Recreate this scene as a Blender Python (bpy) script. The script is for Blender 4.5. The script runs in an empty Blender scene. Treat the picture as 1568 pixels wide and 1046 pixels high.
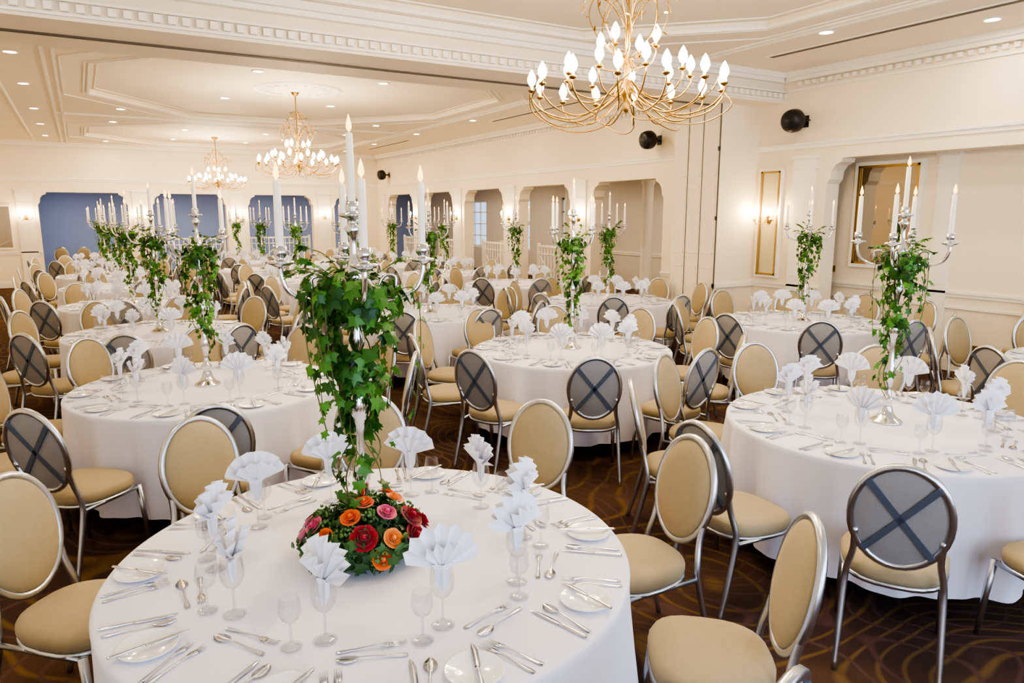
import bpy, math, random
from mathutils import Vector, Matrix
random.seed(7)
S=bpy.context.scene
COL=S.collection
pi=math.pi
def rad(a): return a*pi/180

# ---------------------------------------------------------------- materials
def mat(name,col,rough=.5,metal=0,emi=None,es=0,noise=0,nscale=8,bump=0,bscale=60,spec=.5,coat=0,sheen=0):
    m=bpy.data.materials.new(name); m.use_nodes=True
    nt=m.node_tree; b=nt.nodes['Principled BSDF']
    b.inputs['Base Color'].default_value=(*col,1); b.inputs['Roughness'].default_value=rough
    b.inputs['Metallic'].default_value=metal; b.inputs['Specular IOR Level'].default_value=spec
    b.inputs['Coat Weight'].default_value=coat; b.inputs['Sheen Weight'].default_value=sheen
    if emi: b.inputs['Emission Color'].default_value=(*emi,1); b.inputs['Emission Strength'].default_value=es
    tc=nt.nodes.new('ShaderNodeTexCoord')
    if noise:
        n=nt.nodes.new('ShaderNodeTexNoise'); n.inputs['Scale'].default_value=nscale
        r=nt.nodes.new('ShaderNodeMapRange'); r.inputs['To Min'].default_value=1-noise; r.inputs['To Max'].default_value=1+noise
        mx=nt.nodes.new('ShaderNodeMix'); mx.data_type='RGBA'; mx.blend_type='MULTIPLY'; mx.inputs['Factor'].default_value=1
        nt.links.new(tc.outputs['Object'],n.inputs['Vector']); nt.links.new(n.outputs['Fac'],r.inputs['Value'])
        mx.inputs['A'].default_value=(*col,1); nt.links.new(r.outputs['Result'],mx.inputs['B'])
        nt.links.new(mx.outputs['Result'],b.inputs['Base Color'])
    if bump:
        n=nt.nodes.new('ShaderNodeTexNoise'); n.inputs['Scale'].default_value=bscale
        bp=nt.nodes.new('ShaderNodeBump'); bp.inputs['Strength'].default_value=bump; bp.inputs['Distance'].default_value=.01
        nt.links.new(tc.outputs['Object'],n.inputs['Vector']); nt.links.new(n.outputs['Fac'],bp.inputs['Height'])
        nt.links.new(bp.outputs['Normal'],b.inputs['Normal'])
    return m
M={}
M['wall']=mat('cream_paint',(.89,.79,.61),.6,noise=.02,nscale=2)
M['ceil']=mat('ceiling_paint',(.84,.75,.60),.65,noise=.015,nscale=1.5)
M['trim']=mat('trim_paint',(.91,.86,.75),.4)
M['corr']=mat('corridor_paint',(.66,.60,.52),.6,noise=.03)
M['blue']=mat('blue_lit_wall',(.30,.40,.74),.7,noise=.05,nscale=1)  # bluish daylight of the anteroom, put into the wall colour
M['cloth']=mat('white_linen',(.80,.79,.88),.75,bump=.12,bscale=220,sheen=.2)
M['napkin']=mat('napkin_linen',(.90,.90,.95),.7)
M['silver']=mat('polished_silver',(.74,.74,.76),.16,1)
M['frame']=mat('brushed_silver_frame',(.60,.63,.68),.30,1,noise=.05,nscale=20)
M['beige']=mat('beige_upholstery',(.40,.32,.18),.75,noise=.06,nscale=30,bump=.15,bscale=300,sheen=.15)
M['grey']=mat('grey_back_fabric',(.32,.31,.295),.6,noise=.08,nscale=120,bump=.2,bscale=400)
M['strap']=mat('steel_strap',(.15,.18,.23),.4,.4)
M['brass']=mat('antique_brass',(.30,.18,.045),.35,1)
M['gold']=mat('gilt',(.5,.33,.12),.35,1)
M['candle']=mat('glowing_ivory_wax',(.90,.84,.70),.4,emi=(1,.75,.42),es=.10)  # wax emits faintly: a warm glow put into the material
M['flame']=mat('candle_flame',(.3,.15,.04),.5,emi=(1,.46,.10),es=4.5)
M['bulb']=mat('lamp_bulb',(1,.95,.85),.3,emi=(1,.80,.54),es=165)
M['sbulb']=mat('sconce_bulb',(1,.95,.85),.3,emi=(1,.72,.38),es=200)
M['lens']=mat('downlight_lens',(1,.95,.85),.3,emi=(1,.84,.6),es=60)
M['black']=mat('black_plastic',(.012,.012,.013),.4)
M['porc']=mat('white_porcelain',(.88,.88,.88),.12,coat=.6)
M['dark']=mat('dark_vent',(.14,.12,.10),.7)
M['stem']=mat('ivy_stem',(.13,.14,.04),.7)
M['mirror']=mat('mirror_glass',(.42,.38,.32),.02,1)
M['gmir']=mat('gilded_glass',(.70,.64,.42),.25,.5)
M['leg']=mat('table_leg_steel',(.05,.05,.05),.4,.8)
for nm,c in [('r_orange',(.88,.17,.02)),('r_red',(.42,.008,.03)),('r_pink',(.75,.12,.25)),('r_peach',(.92,.34,.07)),('r_blush',(.8,.33,.44))]:
    M[nm]=mat(nm.replace('r_','rose_petal_'),c,.55,noise=.12,nscale=60,sheen=.3)
M['sedum']=mat('green_sedum',(.14,.26,.08),.7,noise=.3,nscale=90)

def leafmat(name,c1,c2):
    m=mat(name,c1,.38); nt=m.node_tree; b=nt.nodes['Principled BSDF']
    g=nt.nodes.new('ShaderNodeNewGeometry'); r=nt.nodes.new('ShaderNodeValToRGB')
    r.color_ramp.elements[0].color=(*c1,1); r.color_ramp.elements[1].color=(*c2,1)
    nt.links.new(g.outputs['Random Per Island'],r.inputs['Fac']); nt.links.new(r.outputs['Color'],b.inputs['Base Color'])
    tr=nt.nodes.new('ShaderNodeBsdfTranslucent'); nt.links.new(r.outputs['Color'],tr.inputs['Color'])
    mx=nt.nodes.new('ShaderNodeMixShader'); mx.inputs[0].default_value=.25
    out=nt.nodes['Material Output']
    nt.links.new(b.outputs[0],mx.inputs[1]); nt.links.new(tr.outputs[0],mx.inputs[2]); nt.links.new(mx.outputs[0],out.inputs[0])
    return m
M['leaf']=leafmat('ivy_leaf',(.010,.06,.008),(.12,.33,.05))
M['foliage']=leafmat('dark_foliage',(.01,.05,.012),(.08,.2,.05))

# thin glass
m=bpy.data.materials.new('clear_glass'); m.use_nodes=True; nt=m.node_tree
nt.nodes.remove(nt.nodes['Principled BSDF'])
t=nt.nodes.new('ShaderNodeBsdfTransparent'); t.inputs[0].default_value=(.92,.93,.95,1)
g=nt.nodes.new('ShaderNodeBsdfGlossy'); g.inputs['Roughness'].default_value=.03
lw=nt.nodes.new('ShaderNodeLayerWeight'); lw.inputs[0].default_value=.3
mr=nt.nodes.new('ShaderNodeMapRange'); mr.inputs['To Min'].default_value=.03; mr.inputs['To Max'].default_value=.6
mx=nt.nodes.new('ShaderNodeMixShader')
nt.links.new(lw.outputs['Facing'],mr.inputs['Value']); nt.links.new(mr.outputs[0],mx.inputs[0])
nt.links.new(t.outputs[0],mx.inputs[1]); nt.links.new(g.outputs[0],mx.inputs[2]); nt.links.new(mx.outputs[0],nt.nodes['Material Output'].inputs[0])
M['glass']=m

# carpet: swirling contour lines
m=mat('patterned_carpet',(.05,.03,.02),.95); nt=m.node_tree; b=nt.nodes['Principled BSDF']
b.inputs['Specular IOR Level'].default_value=.1
tc=nt.nodes.new('ShaderNodeTexCoord')
def N(t,**k):
    n=nt.nodes.new(t)
    for a,v in k.items(): setattr(n,a,v)
    return n
def contour(scale,mult,lo,hi,off):
    mp=N('ShaderNodeMapping'); mp.inputs['Location'].default_value=(off,off*.7,off); nt.links.new(tc.outputs['Object'],mp.inputs[0])
    n=N('ShaderNodeTexNoise'); n.inputs['Scale'].default_value=scale; n.inputs['Detail'].default_value=.6; nt.links.new(mp.outputs[0],n.inputs['Vector'])
    a=N('ShaderNodeMath',operation='MULTIPLY'); a.inputs[1].default_value=mult; nt.links.new(n.outputs['Fac'],a.inputs[0])
    f=N('ShaderNodeMath',operation='PINGPONG'); f.inputs[1].default_value=1; nt.links.new(a.outputs[0],f.inputs[0])
    r=N('ShaderNodeMapRange',interpolation_type='SMOOTHSTEP'); r.inputs['From Min'].default_value=lo; r.inputs['From Max'].default_value=hi; nt.links.new(f.outputs[0],r.inputs['Value'])
    return r.outputs[0]
def mixc(fac,A,B):
    x=N('ShaderNodeMix'); x.data_type='RGBA'
    if isinstance(fac,float): x.inputs['Factor'].default_value=fac
    else: nt.links.new(fac,x.inputs['Factor'])
    for s_,v in (('A',A),('B',B)):
        if isinstance(v,tuple): x.inputs[s_].default_value=(*v,1)
        else: nt.links.new(v,x.inputs[s_])
    return x.outputs['Result']
c1=contour(.8,40,.68,.95,3.1); c2=contour(1.3,26,.72,.97,11.3); c3=contour(.6,5,.35,.75,7.7)
base=mixc(c3,(.100,.057,.036),(.074,.044,.036))
l1=mixc(c1,base,(.17,.105,.045)); 
l2=mixc(c2,l1,(.12,.068,.058))
n=N('ShaderNodeTexNoise'); n.inputs['Scale'].default_value=220; nt.links.new(tc.outputs['Object'],n.inputs['Vector'])
r=N('ShaderNodeMapRange'); r.inputs['To Min'].default_value=.6; r.inputs['To Max'].default_value=1.3; nt.links.new(n.outputs['Fac'],r.inputs['Value'])
mx=N('ShaderNodeMix'); mx.data_type='RGBA'; mx.blend_type='MULTIPLY'; mx.inputs['Factor'].default_value=1
nt.links.new(l2,mx.inputs['A']); nt.links.new(r.outputs[0],mx.inputs['B']); nt.links.new(mx.outputs['Result'],b.inputs['Base Color'])
M['carpet']=m

# ---------------------------------------------------------------- mesh builder
class MB:
    def __init__(s): s.v=[]; s.f=[]; s.m=[]; s.s=[]; s.mats=[]
    def mi(s,k):
        if k not in s.mats: s.mats.append(k)
        return s.mats.index(k)
    def add(s,vs,fs,k,smooth=False,T=None):
        o=len(s.v); i=s.mi(k)
        if T is not None: vs=[tuple(T@Vector(p)) for p in vs]
        s.v+= [tuple(p) for p in vs]
        for f in fs: s.f.append([o+a for a in f]); s.m.append(i); s.s.append(smooth)
    def merge(s,o,T):
        off=len(s.v); s.v+=[tuple(T@Vector(p)) for p in o.v]
        mp=[s.mi(k) for k in o.mats]
        for f,mm,sm in zip(o.f,o.m,o.s): s.f.append([off+a for a in f]); s.m.append(mp[mm]); s.s.append(sm)
    def box(s,x0,x1,y0,y1,z0,z1,k,T=None):
        vs=[(x0,y0,z0),(x1,y0,z0),(x1,y1,z0),(x0,y1,z0),(x0,y0,z1),(x1,y0,z1),(x1,y1,z1),(x0,y1,z1)]
        s.add(vs,[(0,3,2,1),(4,5,6,7),(0,1,5,4),(1,2,6,5),(2,3,7,6),(3,0,4,7)],k,False,T)
    def lathe(s,prof,k,seg=16,c=(0,0,0),T=None,smooth=True,fn=None):
        vs=[];fs=[]
        for (r,z) in prof:
            for j in range(seg):
                a=2*pi*j/seg; rr=r
                vs.append((c[0]+rr*math.cos(a),c[1]+rr*math.sin(a),c[2]+z))
        for i in range(len(prof)-1):
            for j in range(seg):
                fs.append((i*seg+j,i*seg+(j+1)%seg,(i+1)*seg+(j+1)%seg,(i+1)*seg+j))
        s.add(vs,fs,k,smooth,T)
    def tube(s,pts,rads,k,seg=6,closed=False,T=None,smooth=True,caps=True):
        P=[Vector(p) for p in pts]; n=len(P)
        if not isinstance(rads,(list,tuple)): rads=[rads]*n
        vs=[];fs=[]; up=None
        for i in range(n):
            if closed: t=(P[(i+1)%n]-P[i-1])
            else: t=P[min(i+1,n-1)]-P[max(i-1,0)]
            if t.length<1e-9: t=Vector((0,0,1))
            t.normalize()
            if up is None:
                up=Vector((0,0,1)) if abs(t.z)<.9 else Vector((1,0,0))
            up=(up-t*up.dot(t))
            if up.length<1e-6: up=t.orthogonal()
            up.normalize(); b=t.cross(up)
            for j in range(seg):
                a=2*pi*(j+.5)/seg
                vs.append(P[i]+(up*math.cos(a)+b*math.sin(a))*rads[i])
        m_=n if closed else n-1
        for i in range(m_):
            i2=(i+1)%n
            for j in range(seg): fs.append((i*seg+j,i*seg+(j+1)%seg,i2*seg+(j+1)%seg,i2*seg+j))
        if not closed and caps:
            fs.append(tuple(range(seg))[::-1]); fs.append(tuple((n-1)*seg+j for j in range(seg)))
        s.add(vs,fs,k,smooth,T)
    def mesh(s,name):
        me=bpy.data.meshes.new(name); me.from_pydata(s.v,[],s.f)
        for k in s.mats: me.materials.append(M[k])
        me.polygons.foreach_set('material_index',s.m); me.polygons.foreach_set('use_smooth',s.s); me.update()
        return me
    def obj(s,name,loc=(0,0,0),rz=0):
        return inst(s.mesh(name),name,loc,rz)
def inst(me,name,loc=(0,0,0),rz=0,sc=1,rx=0):
    o=bpy.data.objects.new(name,me); o.location=loc; o.rotation_euler=(rx,0,rz); o.scale=(sc,)*3; COL.objects.link(o); return o
def smooth_path(pts,n=6):
    P=[Vector(p) for p in pts]; out=[]
    for i in range(len(P)-1):
        p0=P[max(i-1,0)];p1=P[i];p2=P[i+1];p3=P[min(i+2,len(P)-1)]
        for k in range(n):
            t=k/n
            out.append(.5*((2*p1)+(p2-p0)*t+(2*p0-5*p1+4*p2-p3)*t*t+(3*p1-p0-3*p2+p3)*t**3))
    out.append(P[-1]); return out

# ---------------------------------------------------------------- room shell
CZ=3.95; XR=8.9; XL=-2.4; YF=24.0; YB=-2.5; RC=.07; XA=9.5
b=MB(); b.add([(-3,-3,0),(13.2,-3,0),(13.2,29.5,0),(-3,29.5,0)],[(0,1,2,3)],'carpet'); b.obj('floor')
b=MB()
bays=[(YB-.2,7.3,.5,7.0,1.4,1.4),(7.3,17.1,9.0,16.5,1.9,2.4),(17.1,YF+.2,17.7,23.3,1.7,1.7)]
octs=[]
for y0,y1,oy0,oy1,cx,cy in bays:
    x0,x1=XL-.2,XR+.2; ox0,ox1=.3,6.5
    R=[(x0,y0),(x1,y0),(x1,y1),(x0,y1)]
    O=[(ox0+cx,oy0),(ox1-cx,oy0),(ox1,oy0+cy),(ox1,oy1-cy),(ox1-cx,oy1),(ox0+cx,oy1),(ox0,oy1-cy),(ox0,oy0+cy)]
    octs.append(O)
    vs=[(x,y,CZ) for x,y in R+O]
    o=4
    b.add(vs,[(0,1,o+1,o),(1,o+2,o+1),(1,2,o+3,o+2),(2,o+4,o+3),(2,3,o+5,o+4),(3,o+6,o+5),(3,0,o+7,o+6),(0,o,o+7)],'ceil')
    vs=[(x,y,CZ) for x,y in O]+[(x,y,CZ+RC) for x,y in O]
    b.add(vs,[(i,(i+1)%8,8+(i+1)%8,8+i) for i in range(8)]+[tuple(range(8,16))],'ceil')
b.box(XL-.2,XR+.2,YB-.2,YF+.2,CZ+.2,CZ+.3,'ceil')
b.obj('ceiling')
def scaleO(O,d):
    cx=sum(p[0] for p in O)/8; cy=sum(p[1] for p in O)/8
    return [(p[0]+(d if p[0]>cx else -d)*1.0,p[1]+(d if p[1]>cy else -d)*1.0) for p in O]
tn=[0]
def trim(bld):
    tn[0]+=1; return bld.obj('trim_%d'%tn[0])
b=MB()
for O in octs:
    for d,z,r in [(.0,CZ-.0,.025),(.06,CZ-.002,.014),(.34,CZ-.002,.014),(-.10,CZ+RC,.016)]:
        P=scaleO(O,d); n=8
        for i in range(n):
            a,c=P[i],P[(i+1)%n]; b.tube([(a[0],a[1],z),(c[0],c[1],z)],r,'trim',seg=4,smooth=False)
for x in (-.10,-.22,-.85,6.95,7.07):
    b.box(x-.018,x+.018,8.6,YF,CZ-.02,CZ+.01,'trim'); b.box(x-.018,x+.018,YB,7.2,CZ-.02,CZ+.01,'trim')
for y in (17.0,17.12): b.box(-.22,7.0,y-.018,y+.018,CZ-.02,CZ+.01,'trim')
trim(b)
# ceiling medallions
for y in (3.96,12.5,21.0):
    b=MB(); b.lathe([(.0,-.05),(.12,-.05),(.16,-.03),(.3,-.03),(.34,-.035),(.4,-.035),(.43,-.015),(.6,-.015),(.64,-.028),(.7,-.02),(.72,.0)],'trim',40)
    for i in range(20):
        a=2*pi*i/20; b.tube([(.42*math.cos(a),.42*math.sin(a),-.01),(.5*math.cos(a),.5*math.sin(a),-.02),(.6*math.cos(a),.6*math.sin(a),-.01)],[.008,.018,.008],'trim',6)
    b.obj('ceiling_medallion',(3.3,y,CZ+RC))
# beam with partition track
BZ=3.56
b=MB(); b.box(XL,XR,7.3,8.5,BZ,CZ+.05,'ceil')
b.box(XL,XR,7.27,7.3,BZ+.03,BZ+.05,'trim'); b.box(XL,XR,7.16,7.3,3.88,3.95,'trim'); b.box(XL,XR,7.22,7.3,3.83,3.88,'trim')
b.box(XL,XR,7.25,7.3,BZ+.14,BZ+.16,'trim')
b.box(XL,XR,7.86,7.94,BZ-.01,BZ,'dark')
b.box(XL,XR,8.5,8.58,3.85,3.95,'trim')
x=XL
while x<XR:
    b.box(x,x+.06,7.26,7.3,BZ+.065,BZ+.13,'trim'); x+=.115
b.obj('ceiling_beam')

# right wall (plane X=8.9) with openings
def opening_header(b,axis,a0,a1,p0,p1,zt,k='wall',ch=.22):
    def bx(s0,s1,z0,z1):
        if axis=='y': b.box(p0,p1,s0,s1,z0,z1,k)
        else: b.box(s0,s1,p0,p1,z0,z1,k)
    bx(a0,a1,zt,4.2)
    for s,sg in ((a0,1),(a1,-1)):
        prof=[(0,0),(ch,0),(ch*.95,-.05),(ch*.55,-.09),(ch*.3,-.16),(ch*.22,-.28),(0,-.34)]
        n=len(prof); vs=[]
        for p in (p0,p1):
            for q,z in prof:
                s_=s+sg*q
                vs.append((p,s_,zt+z) if axis=='y' else (s_,p,zt+z))
        fs=[tuple(range(n)),tuple(range(2*n-1,n-1,-1))]+[(i,(i+1)%n,n+(i+1)%n,n+i) for i in range(n)]
        b.add(vs,fs,k)
OPR=[(9.75,11.85),(12.6,14.7),(15.4,17.5),(18.2,20.3),(21.0,23.1)]
b=MB(); T0,T1=XR,XR+.28
b.box(T0,T1,6.5,9.75,0,4.2,'wall')
for i,(a,c) in enumerate(OPR):
    opening_header(b,'y',a,c,T0,T1,2.62)
    nx=OPR[i+1][0] if i<4 else YF
    b.box(T0,T1,c,nx,0,4.2,'wall')
opening_header(b,'y',YB,6.5,T0,T1,2.74)
b.obj('wall_right')
# alcove
b=MB(); b.box(XA,XA+.2,YB,8.45,0,3.0,'wall'); b.box(T1,XA,8.3,8.45,0,3.0,'wall'); b.obj('wall_alcove')
b=MB(); b.box(T1,XA,YB,8.3,2.82,2.95,'ceil'); b.obj('ceiling_alcove')
# far wall
OPF=[(-.95,1.25),(1.9,3.95),(4.6,6.65),(7.35,8.35)]
b=MB(); b.box(XL-.2,-.95,YF,YF+.28,0,4.2,'wall')
for i,(a,c) in enumerate(OPF):
    opening_header(b,'x',a,c,YF,YF+.28,2.6)
    nx=OPF[i+1][0] if i<3 else XR+.28
    b.box(c,nx,YF,YF+.28,0,4.2,'wall')
b.obj('wall_far')
b=MB(); b.box(XL-.2,XL,YB-.2,YF+.28,0,4.2,'wall'); b.obj('wall_left')
# back wall with windows (behind camera)
b=MB(); WB=[(-1.9,.1),(1.1,3.1),(4.1,6.1),(7.0,8.7)]
b.box(XL-.2,XA+.2,YB-.2,YB,0,.7,'wall'); b.box(XL-.2,XA+.2,YB-.2,YB,3.0,4.2,'wall')
xs=[XL-.2]+[q for w_ in WB for q in w_]+[XA+.2]
for i in range(0,len(xs),2): b.box(xs[i],xs[i+1],YB-.2,YB,.7,3.0,'wall')
b.obj('wall_back')
def window(a,c,z0,z1,axis,p,name):
    b=MB()
    def bx(s0,s1,q0,q1):
        if axis=='x': b.box(s0,s1,p-.03,p+.03,q0,q1,'trim')
        else: b.box(p-.03,p+.03,s0,s1,q0,q1,'trim')
    bx(a,a+.07,z0,z1);bx(c-.07,c,z0,z1);bx(a,c,z0,z0+.07);bx(a,c,z1-.07,z1)
    n=max(2,round((c-a)/.5))
    for i in range(1,n): s=a+(c-a)*i/n; bx(s-.018,s+.018,z0,z1)
    m_=4
    for i in range(1,m_): z=z0+(z1-z0)*i/m_; bx(a,c,z-.018,z+.018)
    b.obj(name)
wn=1
for a,c in WB: window(a,c,.7,3.0,'x',YB-.1,'window_%d'%wn); wn+=1
# corridor outside openings
b=MB(); YW=[(17.6,18.6),(20.4,21.4),(23.4,24.6)]
b.box(12.8,13,8.45,29.2,0,.8,'corr'); b.box(12.8,13,8.45,29.2,2.5,3.3,'corr')
ys=[8.45]+[q for w_ in YW for q in w_]+[29.2]
for i in range(0,len(ys),2): b.box(12.8,13,ys[i],ys[i+1],.8,2.5,'corr')
b.box(9.18,13,8.45,8.6,0,3.3,'corr')
b.obj('wall_corridor')
for a,c in YW: window(a,c,.8,2.5,'y',12.9,'window_%d'%wn); wn+=1
b=MB(); b.box(9.18,13,8.45,29.2,3.05,3.2,'ceil'); b.box(XL-.2,9.18,YF+.28,29.2,3.05,3.2,'ceil'); b.obj('ceiling_corridor')
b=MB(); FW=[(9.6,11.0)]
b.box(XL-.2,9.6,29,29.2,0,3.3,'blue'); b.box(11,13,29,29.2,0,3.3,'blue')
b.box(9.6,11,29,29.2,0,.8,'blue'); b.box(9.6,11,29,29.2,2.5,3.3,'blue'); b.box(XL-.2,XL,YF+.28,29,0,3.3,'blue')
b.obj('wall_anteroom')
for a,c in FW: window(a,c,.8,2.5,'x',29.1,'window_%d'%wn); wn+=1
for y in (12.1,15.0,17.9,20.7):
    b=MB(); b.box(-.17,.17,-.17,.17,0,.2,'trim'); b.lathe([(.15,.2),(.13,.25),(.12,2.6),(.15,2.65),(.15,2.7),(.19,2.8),(.19,3.05)],'trim',20); b.obj('corridor_column',(10.6,y,0))
# trims
def strip_y(b,x,sx,y0,y1,prof,k='trim'):
    for d,z0,z1 in prof:
        b.box(min(x,x+sx*d),max(x,x+sx*d),y0,y1,z0,z1,k)
def strip_x(b,y,sy,x0,x1,prof,k='trim'):
    for d,z0,z1 in prof:
        b.box(x0,x1,min(y,y+sy*d),max(y,y+sy*d),z0,z1,k)
DADO=[(.035,.95,.98),(.02,.90,.95)]; BASE=[(.025,0,.15),(.015,.15,.18)]
CORN=[(.16,3.88,3.95),(.11,3.83,3.88),(.03,3.70,3.73)]; PIC=[(.04,2.95,2.98),(.02,2.90,2.95)]
b=MB()
strip_y(b,XR,-1,6.5,7.7,DADO); strip_y(b,XA,-1,YB,8.3,[(.035,.99,1.02),(.02,.95,.99)]); strip_y(b,XA,-1,YB,8.3,[(.02,.80,.83)])
strip_y(b,XR,-1,8.65,9.75,DADO); strip_y(b,XL,1,YB,YF,DADO); strip_x(b,YF,-1,XL,-.95,DADO); strip_y(b,12.8,-1,8.6,17.5,DADO)
trim(b)
b=MB(); strip_y(b,XR,-1,6.5,7.7,BASE); strip_y(b,XR,-1,8.65,9.75,BASE); b.obj('baseboard_right')
b=MB(); strip_y(b,XA,-1,YB,8.3,BASE); b.obj('baseboard_alcove')
b=MB(); strip_y(b,XL,1,YB,YF,BASE); b.obj('baseboard_left')
b=MB(); strip_x(b,YF,-1,XL,-.95,BASE); b.obj('baseboard_far')
b=MB()
for y0,y1 in ((YB,7.2),(8.65,YF)):
    strip_y(b,XR,-1,y0,y1,CORN); strip_y(b,XL,1,y0,y1,CORN)
    y=y0
    while y<y1-.1: b.box(XR-.05,XR,y,y+.06,3.765,3.82,'trim'); y+=.12
strip_x(b,YF,-1,XL,XR,CORN)
strip_y(b,XR,-1,YB,7.7,PIC); strip_y(b,XR,-1,8.65,YF,PIC); strip_x(b,YF,-1,XL,XR,PIC); strip_y(b,XL,1,YB,YF,PIC)
trim(b)
b=MB()
def pil_y(x,sx,yc,w,z1=2.62):
    strip_y(b,x,sx,yc-w/2,yc+w/2,[(.035,0,z1+.02)])
    strip_y(b,x,sx,yc-w/2-.03,yc+w/2+.03,[(.07,z1+.02,z1+.06),(.055,z1-.12,z1-.09),(.05,0,.2)])
    strip_y(b,x,sx,yc-w/2+.05,yc+w/2-.05,[(.045,1.1,z1-.3)])
def pil_x(y,sy,xc,w,z1=2.62):
    strip_x(b,y,sy,xc-w/2,xc+w/2,[(.035,0,z1+.02)])
    strip_x(b,y,sy,xc-w/2-.03,xc+w/2+.03,[(.07,z1+.02,z1+.06),(.055,z1-.12,z1-.09),(.05,0,.2)])
    strip_x(b,y,sy,xc-w/2+.05,xc+w/2-.05,[(.045,1.1,z1-.3)])
for yc in (12.22,15.05,17.85,20.65,23.5): pil_y(XR,-1,yc,.42)
for xc in (-1.25,1.57,4.27,7.0): pil_x(YF,-1,xc,.4)
pil_y(XR,-1,6.85,.36,2.74); pil_y(XA,-1,5.18,.24,2.7)
trim(b)
# folding partition stack
b=MB(); px0,px1,py0,py1=8.1,8.9,7.7,8.66
b.box(px0,px1,py0,py1,0,CZ,'wall')
b.box(px0-.02,px1,py0-.02,py0+.0,0,.15,'trim'); b.box(px0,px1,py0-.03,py0,.9,.96,'trim')
for yy in (8.05,8.35): b.box(px0-.008,px0,yy-.004,yy+.004,.0,BZ,'dark')
b.box(px0-.012,px0,py0+.01,py0+.025,.0,BZ,'dark')
for z0,z1 in ((.2,1.2),(1.4,2.4),(2.55,3.45)):
    for y0,y1 in ((7.78,8.0),(8.1,8.3),(8.4,8.6)):
        for q in ((y0,y0+.012,z0,z1),(y1-.012,y1,z0,z1),(y0,y1,z0,z0+.012),(y0,y1,z1-.012,z1)): b.box(px0-.006,px0,*q,'trim')
for z in (.9,1.9,2.9): b.box(px0-.02,px0,7.71,7.74,z,z+.06,'black')
b.obj('folding_partition')
# panels & mirrors
def framed(name,x0,y0,y1,z0,z1,fw,k,fk='trim'):
    b=MB(); b.box(x0-.03,x0,y0+fw*.5,y1-fw*.5,z0+fw*.5,z1-fw*.5,k)
    for q in ((y0,y0+fw,z0,z1),(y1-fw,y1,z0,z1),(y0+fw,y1-fw,z0,z0+fw),(y0+fw,y1-fw,z1-fw,z1)): b.box(x0-.05,x0,*q,fk)
    g_=fw*.72
    for q in ((y0+g_,y0+fw+.012,z0+g_,z1-g_),(y1-fw-.012,y1-g_,z0+g_,z1-g_),(y0+g_,y1-g_,z0+g_,z0+fw+.012),(y0+g_,y1-g_,z1-fw-.012,z1-g_)): b.box(x0-.056,x0-.04,*q,'gold')
    b.obj(name)
framed('gilded_wall_panel',XR,7.2,7.62,1.05,2.65,.05,'gmir')
framed('wall_mirror',XA,5.48,6.45,1.25,2.70,.07,'mirror')
b=MB(); b.box(-2.0,-1.62,YF-.03,YF,1.1,2.2,'mirror')
for q in ((-2.05,-2.0,1.05,2.25),(-1.62,-1.57,1.05,2.25)): b.box(q[0],q[1],YF-.04,YF,q[2],q[3],'trim')
b.box(-2.0,-1.62,YF-.04,YF,1.05,1.1,'trim'); b.box(-2.0,-1.62,YF-.04,YF,2.2,2.25,'trim'); b.obj('wall_mirror')
for y,z in ((4.6,.32),(6.75,1.2)):
    b=MB(); b.box(XA-.015,XA,y-.07,y+.07,z-.045,z+.045,'gold'); b.box(XA-.018,XA-.014,y-.04,y+.04,z-.02,z+.02,'black'); b.obj('wall_socket')
# balustrades
def balustrade(L):
    b=MB(); b.box(0,L,-.025,.025,1.22,1.27,'trim'); b.box(0,L,-.015,.015,.1,.13,'trim'); b.box(0,L,-.015,.015,1.05,1.075,'trim')
    n=int(L/.13)
    for i in range(n+1):
        x=L*i/n; b.box(x-.012,x+.012,-.012,.012,.1,1.22,'trim')
    for x in (0,L/2,L): b.box(x-.03,x+.03,-.03,.03,0,1.32,'trim')
    for x0 in (0,L/2):
        b.tube([(x0,0,.13),(x0+L/2,0,1.05)],.016,'trim',4); b.tube([(x0,0,1.05),(x0+L/2,0,.13)],.016,'trim',4)
    return b
bal=balustrade(2.0).mesh('balustrade')
for a,c in OPR[1:]: inst(bal,'balustrade',(9.45,a+.05,0),pi/2)
for a,c in OPF[1:3]: inst(bal,'balustrade',(a+.03,24.6,0),0)
# slot vents
b=MB(); b.box(-.06,.06,-1.6,1.6,-.012,0,'trim'); b.box(-.035,.035,-1.55,1.55,-.016,-.011,'dark'); vm=b.mesh('ceiling_slot_vent')
for x,y in ((7.7,5.0),(7.75,12.3),(7.75,20.0)): inst(vm,'ceiling_slot_vent',(x,y,CZ))
b=MB(); b.box(-.3,.3,-.3,.3,-.02,0,'trim')
for i in range(9): b.box(-.26,.26,-.26+i*.06,-.235+i*.06,-.03,-.018,'dark')
inst(b.mesh('ceiling_grille'),'ceiling_grille',(-1.45,16.6,CZ))
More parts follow.
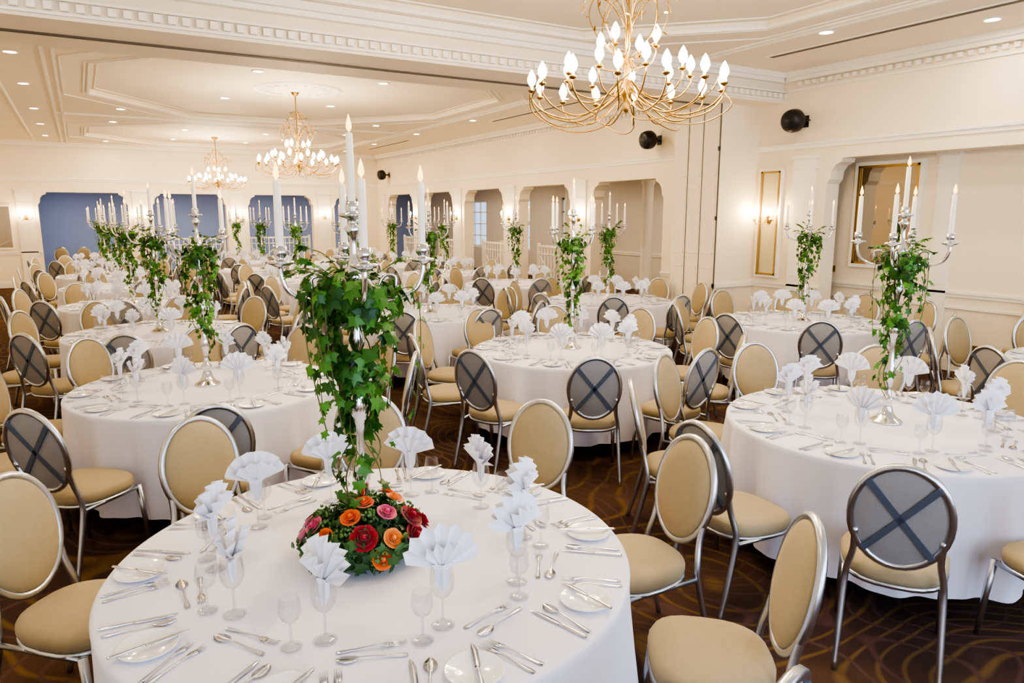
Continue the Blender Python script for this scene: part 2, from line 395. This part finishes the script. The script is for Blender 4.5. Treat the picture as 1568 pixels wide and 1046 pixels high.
# downlights
b=MB(); b.lathe([(.068,-.002),(.072,-.012),(.092,-.012),(.097,0)],'trim',20); b.lathe([(.0,-.003),(.068,-.003)],'lens',20); dm=b.mesh('recessed_downlight')
DL=[(1.0,9.6,0),(5.8,9.6,0),(.85,15.9,0),(5.9,15.9,0),(-.55,11.1,0),(-.55,13.6,0),(-.55,16.6,0),(-.55,19.3,0),(-.55,22,0),(7.35,14,0),(7.35,10.6,0),(7.2,5.4,0),(8.2,4.2,0),
 (2.4,11.2,1),(4.3,11.2,1),(4.3,14,1),(2.4,14,1),(.8,18.1,0),(5.9,18.1,0),(.8,22.9,0),(5.9,22.9,0),(7.35,17,0),(7.35,20,0),(7.35,22.6,0),(-.55,6,0),(-.55,2.5,0),(7.3,1.2,0),(2.2,2.2,1),(4.6,2.2,1),(2.2,5.6,1),(4.9,5.3,1),(2.4,19.6,1),(4.3,19.6,1),(2.4,22.2,1),(4.3,22.2,1)]
def area(name,loc,rot,size,e,col,shape='DISK',sy=None):
    l=bpy.data.lights.new(name,'AREA'); l.shape=shape; l.size=size; l.energy=e; l.color=col
    if sy: l.size_y=sy
    o=bpy.data.objects.new(name,l); o.location=loc; o.rotation_euler=rot; COL.objects.link(o); return o
def downlight(x,y,z,e=13):
    o=inst(dm,'recessed_downlight',(x,y,z))
    a=area('downlight_lamp',(0,0,-.016),(0,0,0),.12,e,(1,.83,.62)); a.parent=o
for x,y,c in DL: downlight(x,y,CZ+RC*c)
for y in (10.5,13.5,16.5,19.5,22.5): downlight(11,y,3.05,22)  # added lamps, made up to brighten the corridor
for x in (0,3,6,9.5): downlight(x,26.6,3.05,44)  # added lamps, made up to brighten the anteroom past the far wall
# window daylight
for a,c in WB:
    area('window_daylight',((a+c)/2,YB-.35,1.9),(rad(90),0,0),c-a,100,(.55,.71,1),'RECTANGLE',2.3)

# ---------------------------------------------------------------- wall speakers
b=MB(); b.lathe([(0,.16),(.1,.155),(.135,.13),(.15,.07),(.15,.0),(.12,-.05),(.06,-.08),(0,-.08)],'black',24)
b.lathe([(.0,.163),(.05,.168),(.06,.16)],'black',16)
T=Matrix.Rotation(rad(-90),4,'Y')
sp=MB(); sp.merge(b,Matrix.Translation((-.22,0,0))@Matrix.Rotation(rad(-8),4,'Y')@T@Matrix.Scale(1.05,4))
sp.box(-.015,0,-.05,.05,-.08,.08,'black'); sp.tube([(-.01,0,0),(-.08,0,.0),(-.16,0,0)],.022,'black',8)
sp.tube([(-.2,-.16,0),(-.1,-.14,0),(-.08,0,0),(-.1,.14,0),(-.2,.16,0)],.012,'black',6)
sm=sp.mesh('wall_speaker')
for y in (6.9,9.9,22.9): inst(sm,'wall_speaker',(XR,y,3.27))

# ---------------------------------------------------------------- sconces
def bulbmesh(b,p,k='bulb',s=1):
    b.lathe([(.0,0),(.011*s,.004*s),(.02*s,.024*s),(.017*s,.042*s),(.007*s,.062*s),(0,.072*s)],k,8,p)
sc=MB(); sc.lathe([(0,.03),(.03,.03),(.05,.02),(.06,0)],'gold',16,T=Matrix.Rotation(rad(90),4,'X'))
for sx in (-1,1):
    P=smooth_path([(0,-.03,0),(sx*.05,-.08,-.05),(sx*.12,-.12,-.05),(sx*.15,-.12,.0)],5)
    sc.tube(P,.008,'gold',6); sc.lathe([(.008,-.01),(.03,.0),(.03,.008),(.012,.012)],'gold',12,(sx*.15,-.12,0))
    sc.lathe([(.011,.01),(.011,.08),(0,.08)],'candle',8,(sx*.15,-.12,0)); bulbmesh(sc,(sx*.15,-.12,.08),'sbulb',1.4)
    sc.tube(smooth_path([(0,-.03,.02),(sx*.04,-.05,.09),(sx*.02,-.05,.15)],4),.005,'gold',5)
scm=sc.mesh('wall_sconce')
for y in (7.42,12.22,15.05,17.85,20.65): inst(scm,'wall_sconce',(XR-.045 if y!=7.42 else XR-.036,y,1.9),rad(-90))
for x in (-1.25,1.57,4.27,7.0): inst(scm,'wall_sconce',(x,YF-.045,1.9),0)

# ---------------------------------------------------------------- chandelier
ch=MB(); top=1.17
ch.tube([(0,0,-.1),(0,0,top)],.009,'brass',8)
ch.lathe([(0,-.14),(.015,-.13),(.025,-.11),(.015,-.08),(.032,-.03),(.042,.0),(.028,.04),(.014,.08),(.025,.16),(.011,.22),(.02,.36),(.009,.42)],'brass',16)
ch.lathe([(.012,top-.08),(.04,top-.06),(.07,top-.02),(.075,top)],'brass',20)
def arm(a,r,z,dip,rh,twist=.0,hz=0.0):
    def q(rr,zz,t=0): return (rr*math.cos(a+t),rr*math.sin(a+t),zz)
    P=smooth_path([q(.03,hz+.02),q(rh*.3,hz-dip*.45,twist*.3),q(r*.55,z-dip,twist*.8),q(r*.85,z-dip*.8,twist),q(r*1.0,z-dip*.3,twist),q(r,z,twist)],5)
    ch.tube(P,.0055,'brass',5)
    x,y,_=q(r,0,twist)
    ch.lathe([(.006,-.012),(.024,0),(.026,.008),(.011,.012),(.011,.035),(0,.035)],'brass',10,(x,y,z))
    bulbmesh(ch,(x,y,z+.033),'bulb',1.45)
for i in range(14): arm(2*pi*i/14,.64,0,.17,.5,.35)
for i in range(9): arm(2*pi*(i+.3)/9,.42,.09,.15,.4,-.3,.05)
for i in range(4): arm(2*pi*(i+.6)/4,.2,.26,.12,.2,.2,.2)
for i in range(7):
    a=2*pi*(i+.5)/7
    ch.tube(smooth_path([(.04*math.cos(a),.04*math.sin(a),-.05),(.25*math.cos(a+.2),.25*math.sin(a+.2),-.2),(.5*math.cos(a+.5),.5*math.sin(a+.5),-.22),(.70*math.cos(a+.75),.70*math.sin(a+.75),-.10),(.68*math.cos(a+.95),.68*math.sin(a+.95),.02)],5),.0042,'brass',4)
for i in range(8):
    a=2*pi*(i+.5)/8
    P=smooth_path([(.04*math.cos(a),.04*math.sin(a),.85),(.14*math.cos(a+.2),.14*math.sin(a+.2),.72),(.26*math.cos(a+.3),.26*math.sin(a+.3),.52),(.2*math.cos(a+.5),.2*math.sin(a+.5),.34),(.05*math.cos(a),.05*math.sin(a),.2)],5)
    ch.tube(P,.004,'brass',4)
    P2=smooth_path([(.02*math.cos(a),.02*math.sin(a),.4),(.12*math.cos(a),.12*math.sin(a),.55),(.24*math.cos(a),.24*math.sin(a),.62),(.33*math.cos(a+.1),.33*math.sin(a+.1),.52)],4)
    ch.tube(P2,.0033,'brass',4)
    for Pq in (P,P2):
        for p in Pq[2::3]:
            d=Vector((random.uniform(-1,1),random.uniform(-1,1),random.uniform(-.2,1))).normalized()
            e=d.orthogonal().normalized(); L=.05
            ch.add([p,p+d*L*.5+e*.011,p+d*L,p+d*L*.5-e*.011],[(0,1,2,3)],'brass')
chm=ch.mesh('chandelier')
for y,z,s in ((3.96,2.80,1),(12.5,2.82,1.0),(20.8,2.84,1.1)):
    o=inst(chm,'chandelier',(3.25,y,z),rad(y*13),1); o.scale=(s,s,(CZ+RC-.03-z)/top)

# ---------------------------------------------------------------- chair (front = +Y, origin floor centre)
c=MB()
def sel(a,rx,ry,e=2.8):
    x=abs(math.cos(a))**(2/e)*rx*(1 if math.cos(a)>=0 else -1); y=abs(math.sin(a))**(2/e)*ry*(1 if math.sin(a)>=0 else -1)
    return x*(1+.22*y/ry*.5),y
N_=28; prof=[(.86,.405),(.97,.408),(1.0,.425),(1.0,.45),(.96,.467),(.85,.478),(.6,.487),(.3,.49),(.01,.491)]
vs=[];fs=[]
for s_,z in prof:
    for j in range(N_):
        x,y=sel(2*pi*j/N_,.22,.215); vs.append((x*s_,y*s_,z))
for i in range(len(prof)-1):
    for j in range(N_): fs.append((i*N_+j,i*N_+(j+1)%N_,(i+1)*N_+(j+1)%N_,(i+1)*N_+j))
fs.append(tuple(range(N_))[::-1]); c.add(vs,fs,'beige',True)
c.tube([(*[q*1.0 for q in sel(2*pi*j/24,.21,.205)],.395) for j in range(24)],.013,'frame',6,closed=True)
for sx in (-1,1):
    c.tube([(sx*.21,.175,.40),(sx*.217,.195,.2),(sx*.223,.212,0)],[.019,.016,.012],'frame',6)
    c.tube(smooth_path([(sx*.2,-.31,0),(sx*.195,-.255,.2),(sx*.19,-.215,.38),(sx*.183,-.215,.46),(sx*.165,-.235,.55),(sx*.166,-.262,.66)],4),[.013]*3+[.016]*18,'frame',6)
    c.tube([(sx*.213,.16,.39),(sx*.195,-.2,.39)],.011,'frame',6)
def bp(u,v,d=0):
    return (u,-.275-.20*v+d*.98,.735+v*.98+d*.2)
RX,RZ=.188,.24
c.tube([bp(RX*math.cos(2*pi*j/32),RZ*math.sin(2*pi*j/32)) for j in range(32)],.0175,'frame',7,closed=True)
def disc(k,rings):
    vs=[];fs=[];n=32
    for sc_,d in rings:
        for j in range(n): vs.append(bp(RX*sc_*math.cos(2*pi*j/n),RZ*sc_*math.sin(2*pi*j/n),d))
    for i in range(len(rings)-1):
        for j in range(n): fs.append((i*n+j,i*n+(j+1)%n,(i+1)*n+(j+1)%n,(i+1)*n+j))
    c.add(vs,fs,k,True)
disc('beige',[(.95,-.002),(.94,.012),(.86,.024),(.6,.032),(.3,.035),(.001,.036)])
disc('grey',[(.96,-.003),(.9,-.008),(.5,-.012),(.001,-.013)])
for sg in (-1,1):
    u,v=RX*.70,RZ*.70; w_=.014
    c.add([bp(-u*sg-w_*sg*.7,-v+w_*.7,-.019),bp(-u*sg+w_*sg*.7,-v-w_*.7,-.019),bp(u*sg+w_*sg*.7,v-w_*.7,-.019),bp(u*sg-w_*sg*.7,v+w_*.7,-.019),
           bp(-u*sg-w_*sg*.7,-v+w_*.7,-.010),bp(-u*sg+w_*sg*.7,-v-w_*.7,-.010),bp(u*sg+w_*sg*.7,v-w_*.7,-.010),bp(u*sg-w_*sg*.7,v+w_*.7,-.010)],
          [(0,1,2,3),(4,7,6,5),(0,4,5,1),(1,5,6,2),(2,6,7,3),(3,7,4,0)],'strap')
chair=c.mesh('banquet_chair')

# ---------------------------------------------------------------- table
t=MB(); n=240; TZ=.76
def fold(a,s):
    return (.024*math.sin(12*a+1.1*math.sin(3*a))+.018*math.sin(19*a+1.3+.9*math.sin(2*a))+.008*math.sin(37*a+2))*s
prof=[(0,TZ),(.3,TZ),(.6,TZ),(.8,TZ),(.895,TZ),(.908,TZ-.003),(.915,TZ-.012)]
rings=[(r,z,0) for r,z in prof]+[(.914+.012*s_,TZ-.012-(TZ-.14)*s_,min(1,s_*1.5)) for s_ in (.04,.1,.2,.32,.45,.6,.8,1)]
vs=[];fs=[]
for r,z,s_ in rings:
    for j in range(n):
        a=2*pi*j/n; rr=r+fold(a,s_) if s_ else r
        vs.append((rr*math.cos(a),rr*math.sin(a),z))
for i in range(len(rings)-1):
    for j in range(n): fs.append((i*n+j,(i+1)*n+j,(i+1)*n+(j+1)%n,i*n+(j+1)%n))
t.add(vs,fs,'cloth',True)
t.lathe([(0,TZ-.03),(.88,TZ-.03),(.88,TZ-.006),(0,TZ-.006)],'leg',40,smooth=False)
for sx in (-1,1):
    for sy in (-1,1): t.tube([(sx*.5,sy*.35,TZ-.03),(sx*.56,sy*.4,0)],.015,'leg',8)
    t.tube([(sx*.55,-.39,.1),(sx*.55,.39,.1)],.012,'leg',6)
table=t.mesh('banquet_table')

# ---------------------------------------------------------------- tableware
gl=MB(); gl.lathe([(0,.002),(.034,.002),(.036,.004),(.02,.008),(.006,.014),(.004,.03),(.004,.085),(.008,.092),(.022,.102),(.034,.122),(.0375,.145),(.035,.17),(.031,.195)],'glass',20)
glass=gl.mesh('wine_glass')
gt=MB(); gt.lathe([(0,.002),(.03,.002),(.032,.004),(.016,.008),(.005,.014),(.004,.03),(.004,.075),(.008,.08),(.024,.092),(.032,.112),(.031,.135),(.027,.16)],'glass',20)
glass2=gt.mesh('wine_glass')
nk=MB()
def fan(R,span,piv,tilt,amp,nple,off=0):
    nseg=nple*2; rs=[.0,.3,.6,1]; vs=[];fs=[]
    T=Matrix.Translation(piv)@Matrix.Rotation(tilt,4,'X')
    for i in range(nseg+1):
        a=-span/2+span*i/nseg; z_=amp*(1 if i%2 else -1)
        for r in rs:
            rr=.012+R*r*(1-.14*abs(a/(span/2))**3)*(1 if i%2 else .93)
            vs.append((rr*math.sin(a),z_*(.25+.75*r)+off*r,rr*math.cos(a)))
    m_=len(rs)
    for i in range(nseg):
        for k in range(m_-1): fs.append((i*m_+k,(i+1)*m_+k,(i+1)*m_+k+1,i*m_+k+1))
    nk.add(vs,fs,'napkin',False,T)
fan(.124,rad(150),(0,0,.186),rad(-4),.015,7)
fan(.100,rad(115),(0,.004,.186),rad(-26),.012,5)
fan(.086,rad(80),(0,-.004,.186),rad(20),.012,4)
vs=[];fs=[]
for z,r in ((.115,.008),(.15,.020),(.19,.022),(.205,.03)):
    for j in range(12):
        a=2*pi*j/12; q=r*(1.2 if j%2 else .8); vs.append((q*math.cos(a),q*.6*math.sin(a),z))
for i in range(3):
    for j in range(12): fs.append((i*12+j,i*12+(j+1)%12,(i+1)*12+(j+1)%12,(i+1)*12+j))
fs.append(tuple(range(12))[::-1]); nk.add(vs,fs,'napkin')
napkin=nk.mesh('folded_napkin')
pl=MB(); pl.lathe([(0,.004),(.05,.004),(.056,.006),(.08,.014),(.083,.0145),(.083,.012),(.055,.001),(0,.0005)],'porc',32); plate=pl.mesh('side_plate')
def ribbon(b,pts,th=.0022,k='silver'):
    vs=[];fs=[]
    for x,y,w_,z in pts: vs+=[(x-w_,y,z+th*.4),(x,y,z+th),(x+w_,y,z+th*.4),(x,y,z)]
    for i in range(len(pts)-1):
        o=i*4
        for j in range(4): fs.append((o+j,o+(j+1)%4,o+4+(j+1)%4,o+4+j))
    fs.append((0,1,2,3)); o=(len(pts)-1)*4; fs.append((o+3,o+2,o+1,o)); b.add(vs,fs,k,True)
H=[(0,-.1,.007,.001),(0,-.085,.0095,.001),(0,-.04,.005,.003),(0,.01,.0035,.006)]
fk=MB(); ribbon(fk,H+[(0,.03,.005,.005),(0,.042,.012,.003),(0,.06,.012,.001)])
for i in range(4): x=-.0095+i*.00633; ribbon(fk,[(x,.055,.0022,.001),(x,.08,.002,.001),(x,.1,.001,.005)],.002)
fork=fk.mesh('dinner_fork')
spn=MB(); ribbon(spn,H+[(0,.035,.004,.005),(0,.043,.012,.003),(0,.055,.0185,.001),(0,.07,.0205,.001),(0,.085,.017,.002),(0,.096,.009,.004),(0,.1,.001,.005)],.0035); spoon=spn.mesh('dessert_spoon')
kn=MB(); ribbon(kn,[(0,-.11,.007,.001),(0,-.10,.009,.001),(0,-.02,.0065,.001),(0,-.01,.005,.001)],.007); ribbon(kn,[(0,-.012,.006,.002),(.001,.0,.009,.002),(.002,.07,.010,.002),(.0,.095,.006,.002),(-.003,.108,.001,.002)],.002); knife=kn.mesh('table_knife')
def setting(a,rnd):
    ca,sa=math.cos(a),math.sin(a)
    def P(r,s): return (r*ca-s*sa, r*sa+s*ca)
    out=[]; rz=a+pi/2; z=TZ+.001
    def put(k,r,s,dz=0,dr=0): x,y=P(r,s); out.append((k,x,y,z+dz,rz+dr))
    j=lambda q: rnd.uniform(-q,q)
    put('plate',.765,-.245); put('knife',.765,-.235,.0145,rad(-35)+j(.2))
    put('fork',.785,-.140,0,j(.08)+.06); put('fork',.780,-.105,0,j(.08)+.05)
    put('knife',.780,.09,0,j(.08)); put('spoon',.780,.13,0,j(.06)-.05)
    put('spoon',.645,-.02,0,rad(90)+j(.1)); put('fork',.595,-.02,0,rad(-90)+j(.1))
    put('glass',.52,.19,0); put('napkin',.52,.19,0,j(.35)); put('glass2',.59,.125,0)
    return out
KM={'plate':(pl,plate,'side_plate'),'knife':(kn,knife,'table_knife'),'fork':(fk,fork,'dinner_fork'),'spoon':(spn,spoon,'dessert_spoon'),
    'glass':(gl,glass,'wine_glass'),'napkin':(nk,napkin,'folded_napkin'),'glass2':(gt,glass2,'wine_glass')}
rnd=random.Random(3)
full=MB()
for i in range(10):
    for k,x,y,z,rz in setting(2*pi*i/10,rnd): full.merge(KM[k][0],Matrix.Translation((x,y,z-TZ))@Matrix.Rotation(rz,4,'Z'))
fullm=full.mesh('table_place_settings')

# ---------------------------------------------------------------- candelabra (origin = table top)
cd=MB()
cd.lathe([(0,0),(.088,0),(.092,.008),(.085,.016),(.06,.03),(.04,.055),(.03,.09),(.024,.12),(.034,.135),(.034,.145),(.02,.16),(.017,.22),(.026,.27),(.034,.30),(.026,.34),(.016,.38),(.014,.46),(.02,.5),(.032,.53),(.038,.56),(.03,.6),(.018,.63),(.014,.72),(.02,.76),(.030,.79),(.022,.83),(.013,.88),(.013,.95),(.03,.98),(.04,1.01),(.03,1.04),(.014,1.07),(.012,1.13),(.02,1.16),(.03,1.175),(.014,1.19),(.014,1.205),(.045,1.215),(.046,1.223),(.018,1.228),(.022,1.238),(.022,1.265),(.0,1.265)],'silver',20)
def candle(x,y,z,L=.27):
    cd.lathe([(.0135,0),(.013,L*.5),(.0115,L),(.004,L+.003),(0,L+.003)],'candle',10,(x,y,z))
    cd.lathe([(0,L+.003),(.0095,L+.017),(.009,L+.030),(.003,L+.054),(0,L+.062)],'flame',8,(x,y,z))
candle(0,0,1.265,.22)
for i in range(4):
    a=pi/2*i; ca,sa=math.cos(a),math.sin(a); R=.237
    P=smooth_path([(.02*ca,.02*sa,1.01),(.08*ca,.08*sa,.945),(.15*ca,.15*sa,.935),(.212*ca,.212*sa,.965),(R*ca,R*sa,1.02),(R*ca,R*sa,1.055)],6)
    cd.tube(P,[.011]*6+[.009]*25,'silver',8)
    P=smooth_path([(.07*ca,.07*sa,.95),(.10*ca,.10*sa,1.01),(.14*ca,.14*sa,1.01),(.14*ca,.14*sa,.97)],4); cd.tube(P,.006,'silver',6)
    cd.lathe([(.01,1.045),(.02,1.052),(.043,1.062),(.044,1.07),(.018,1.072),(.014,1.08),(.022,1.09),(.022,1.12),(0,1.12)],'silver',16,(R*ca,R*sa,0))
    candle(R*ca,R*sa,1.117,.21)
candm=cd.mesh('candelabra')

# ivy
LP=[]
for ang,r in [(90,1),(68,.55),(40,.86),(14,.46),(-22,.62),(-62,.28),(-90,.12),(-118,.28),(-158,.62),(166,.46),(140,.86),(112,.55)]:
    LP.append((r*math.cos(rad(ang)),r*math.sin(rad(ang))))
def leaf(b,p,nrm,down,s,k='leaf',simple=False):
    n_=Vector(nrm).normalized(); y=Vector(down); y=(y-n_*y.dot(n_))
    if y.length<1e-3: y=n_.orthogonal()
    y.normalize(); x=y.cross(n_); p=Vector(p)
    vs=[p+n_*s*.02]
    if simple: pts=[(0,1),(.28,.45),(.26,0),(0,-.3),(-.26,0),(-.28,.45)]
    else: pts=LP
    for u,v in pts: vs.append(p+x*u*s+y*v*s-n_*s*(.22*abs(u)+.12*v*v))
    m_=len(pts); b.add(vs,[(0,i+1,(i+1)%m_+1) for i in range(m_)],k,False)
def rdir(r): 
    while 1:
        v=Vector((r.uniform(-1,1),r.uniform(-1,1),r.uniform(-1,1)))
        if .1<v.length<1: return v.normalized()
def make_ivy(seed,bush_n,bush_r,bush_z,strands,per,col_r,z0,z1,trails,ls):
    r=random.Random(seed); b=MB()
    for k in range(strands):
        ph=r.uniform(0,6); P=[]; turns=r.uniform(4,11)*(1 if k%2 else -1); zb=z0+(z1-z0)*r.uniform(0,.3 if k else 0)
        for i in range(40):
            tt=i/39; z=zb+(z1-zb)*tt; a=ph+tt*turns; q=col_r*(.55+.5*tt+.35*math.sin(7*tt+k*2))
            q=max(q,.035); P.append(Vector((q*math.cos(a),q*math.sin(a),z)))
        b.tube(P,.0028,'stem',4)
        for i in range(per):
            f=r.random()**.8*39; p=P[int(f)]; d0=Vector((p.x,p.y,0)).normalized()
            d=d0+Vector((0,0,r.uniform(-.1,.7)))+rdir(r)*.5
            leaf(b,p+d0*r.uniform(0,.03)+rdir(r)*.02,d,Vector((0,0,-1))+rdir(r)*.8,ls*r.uniform(.55,1.25))
    for i in range(bush_n):
        d=rdir(r); q=bush_r*(.35+.65*r.random()**.6)
        p=Vector((d.x*q,d.y*q,bush_z+d.z*q*.62))
        leaf(b,p,d+Vector((0,0,.35))+rdir(r)*.5,Vector((d.x,d.y,-1))+rdir(r)*.6,ls*r.uniform(.6,1.3))
    for i in range(trails):
        a=r.uniform(0,2*pi); L=r.uniform(.12,.45); q0=bush_r*.6; q1=bush_r*r.uniform(.6,1.15)
        P=smooth_path([(q0*math.cos(a),q0*math.sin(a),bush_z),(q1*math.cos(a),q1*math.sin(a),bush_z+.02),(q1*1.05*math.cos(a+.1),q1*1.05*math.sin(a+.1),bush_z-L*.4),(q1*.9*math.cos(a+.3),q1*.9*math.sin(a+.3),bush_z-L)],5)
        b.tube(P,.0022,'stem',4)
        for p in P[2:]:
            leaf(b,p+rdir(r)*.015,Vector((math.cos(a),math.sin(a),.3))+rdir(r)*.5,Vector((0,0,-1))+rdir(r)*.5,ls*r.uniform(.5,1.0))
    for i in range(trails):
        a=r.uniform(0,2*pi); q=bush_r; up=r.uniform(0,.14)
        P=smooth_path([(q*.3*math.cos(a),q*.3*math.sin(a),bush_z+.05),(q*.9*math.cos(a),q*.9*math.sin(a),bush_z+.08+up*.5),(q*1.3*math.cos(a+.2),q*1.3*math.sin(a+.2),bush_z+.06+up)],4)
        b.tube(P,.002,'stem',4)
        for p in P[1:]: leaf(b,p,Vector((0,0,1))+rdir(r)*.6,Vector((math.cos(a),math.sin(a),-.3))+rdir(r)*.4,ls*r.uniform(.45,.8))
    return b.mesh('ivy_garland')
ivy_near=make_ivy(5,165,.19,.95,5,42,.08,.16,.9,9,.044)
ivies=[make_ivy(s,75,.13,.95,4,32,.065,.16,.93,7,.042) for s in (11,12,13)]

# flowers
fl=MB(); r=random.Random(21)
fl.lathe([(0,0),(.17,0),(.2,.02),(.15,.09),(.06,.13),(0,.14)],'foliage',24)
for i in range(700):
    a=r.uniform(0,2*pi); ph=r.uniform(0,pi/2); q=.195*(1+.32*r.random()**2)
    d=Vector((math.cos(a)*math.cos(ph),math.sin(a)*math.cos(ph),math.sin(ph)*.8))
    leaf(fl,(d.x*q,d.y*q,.02+d.z*q*.85),d+rdir(r)*.5,Vector((d.x,d.y,-.1))+rdir(r)*.6,r.uniform(.02,.044),'foliage',r.random()<.6)
for i in range(34):
    a=r.uniform(0,2*pi); ph=r.uniform(0.1,1.3); q=.215
    c0=Vector((math.cos(a)*math.cos(ph)*q,math.sin(a)*math.cos(ph)*q,.03+math.sin(ph)*q*.7))
    for j in range(20):
        p=c0+rdir(r)*.022; fl.lathe([(0,-.006),(.005,-.003),(.005,.002),(0,.006)],'sedum',5,p)
def rose(b,c0,d,R,k):
    d=Vector(d).normalized(); q=d.to_track_quat('Z','Y').to_matrix().to_4x4(); T=Matrix.Translation(c0)@q
    b.lathe([(0,R*.75),(R*.16,R*.72),(R*.3,R*.5),(R*.32,R*.1),(0,-.1*R)],k,8,T=T)
    for ring,(n_,rr,h,op) in enumerate([(3,.32,.82,.05),(4,.5,.78,.16),(5,.72,.66,.34),(6,.95,.48,.6)]):
        for i in range(n_):
            a0=2*pi*i/n_+ring*.7; w_=pi/n_*1.25; vs=[];fs=[]
            for iu in range(5):
                u=-1+iu/2
                for iv in range(4):
                    v=iv/3; rad_=R*(rr*(.35+.65*math.sin(v*pi/2))+op*.35*v*v)*(1-.06*u*u); z=R*(h*v*(1-.16*u*u)-.05)-R*op*.25*v**3
                    a=a0+u*w_*(.6+.4*v); vs.append((rad_*math.cos(a),rad_*math.sin(a),z))
            for iu in range(4):
                for iv in range(3): fs.append((iu*4+iv,(iu+1)*4+iv,(iu+1)*4+iv+1,iu*4+iv+1))
            b.add(vs,fs,k,True,T)
RS=[(-62,.12,'r_orange'),(-78,.55,'r_red'),(-122,.5,'r_orange'),(-20,.30,'r_red'),(-8,.62,'r_red'),(-48,.45,'r_peach'),(-148,.6,'r_pink'),(-98,.95,'r_orange'),(-38,.95,'r_pink'),(60,.9,'r_orange'),(120,.6,'r_orange'),(170,.3,'r_blush'),(-168,.22,'r_blush'),(20,1.0,'r_peach'),(-75,1.3,'r_orange'),(90,.3,'r_peach'),(20,.25,'r_red')]
for az,ph,k in RS:
    a=rad(az-30.7); q=.212
    d=Vector((math.cos(a)*math.cos(ph),math.sin(a)*math.cos(ph),math.sin(ph)))
    rose(fl,(d.x*q,d.y*q,.03+d.z*q*.8),d+Vector((0,0,.3)),.032 if k!='r_red' else .042,k)

# ---------------------------------------------------------------- place tables
TABLES=[
 (.83,2.365,-1.7,-10.7,True),(4.045,2.43,-1,20,True),(.70,5.52,11,35,True),(3.82,5.35,25.3,5,True),
 (7.15,5.4,8,40,False),(.63,8.35,4,15,False),(3.72,8.3,18,60,False),(6.52,8.25,18,25,False),
 (.55,11.2,10,50,False),(3.62,11.2,22,10,False),(6.7,11.15,2,70,False),
 (.5,14.1,30,33,False),(3.55,14.1,12,48,False),(6.65,14.0,20,5,False),
 (.4,17.0,5,77,False),(3.5,17.0,25,22,False),(6.6,16.9,14,62,False),
 (.4,19.9,15,12,False),(3.5,19.9,0,40,False),(6.6,19.8,28,70,False),(7.4,2.35,17,55,False)]
rnd=random.Random(9)
for ti,(tx,ty,off,crot,det) in enumerate(TABLES):
    inst(table,'banquet_table',(tx,ty,0),rnd.uniform(0,6))
    for i in range(10):
        a=rad(off+36*i)
        rr=1.185+rnd.uniform(0,.02); x,y=tx+rr*math.cos(a),ty+rr*math.sin(a)
        jit=rnd.uniform(-.09,.09)
        if -.35<x<.5 and -.6<y<.6: continue
        inst(chair,'banquet_chair',(x,y,0),a+pi/2+jit)
    if det:
        for i in range(10):
            for k,x,y,z,rz in setting(rad(off+36*i),rnd): inst(KM[k][1],KM[k][2],(tx+x,ty+y,z),rz)
    else: inst(fullm,'table_place_settings',(tx,ty,TZ),rad(off))
    cx,cy=(.79,2.385) if ti==0 else (tx,ty)
    inst(candm,'candelabra',(cx,cy,TZ),rad(crot))
    inst(ivy_near if ti==0 else ivies[ti%3],'ivy_garland',(cx,cy,TZ),rnd.uniform(0,6) if ti else 1.0)
fl.obj('flower_arrangement',(.79,2.385,TZ+.02))
for x in (-.6,.0,.6,1.1): inst(chair,'banquet_chair',(x,26.3,0),pi+rnd.uniform(-.2,.2))
inst(chair,'banquet_chair',(9.12,3.9,0),pi/2+.1)

# ---------------------------------------------------------------- camera, world
cam=bpy.data.cameras.new('camera'); co=bpy.data.objects.new('camera',cam); COL.objects.link(co)
cam.lens=1100/1568*36; cam.sensor_width=36; co.location=(0,0,1.98); co.rotation_euler=(rad(80),0,rad(-30.7)); cam.clip_start=.05
S.camera=co
w=bpy.data.worlds.new('world'); S.world=w; w.use_nodes=True
w.node_tree.nodes['Background'].inputs[0].default_value=(.58,.73,1,1); w.node_tree.nodes['Background'].inputs[1].default_value=1.0
S.view_settings.view_transform='AgX'
S.view_settings.look='AgX - High Contrast'
S.view_settings.exposure=.28
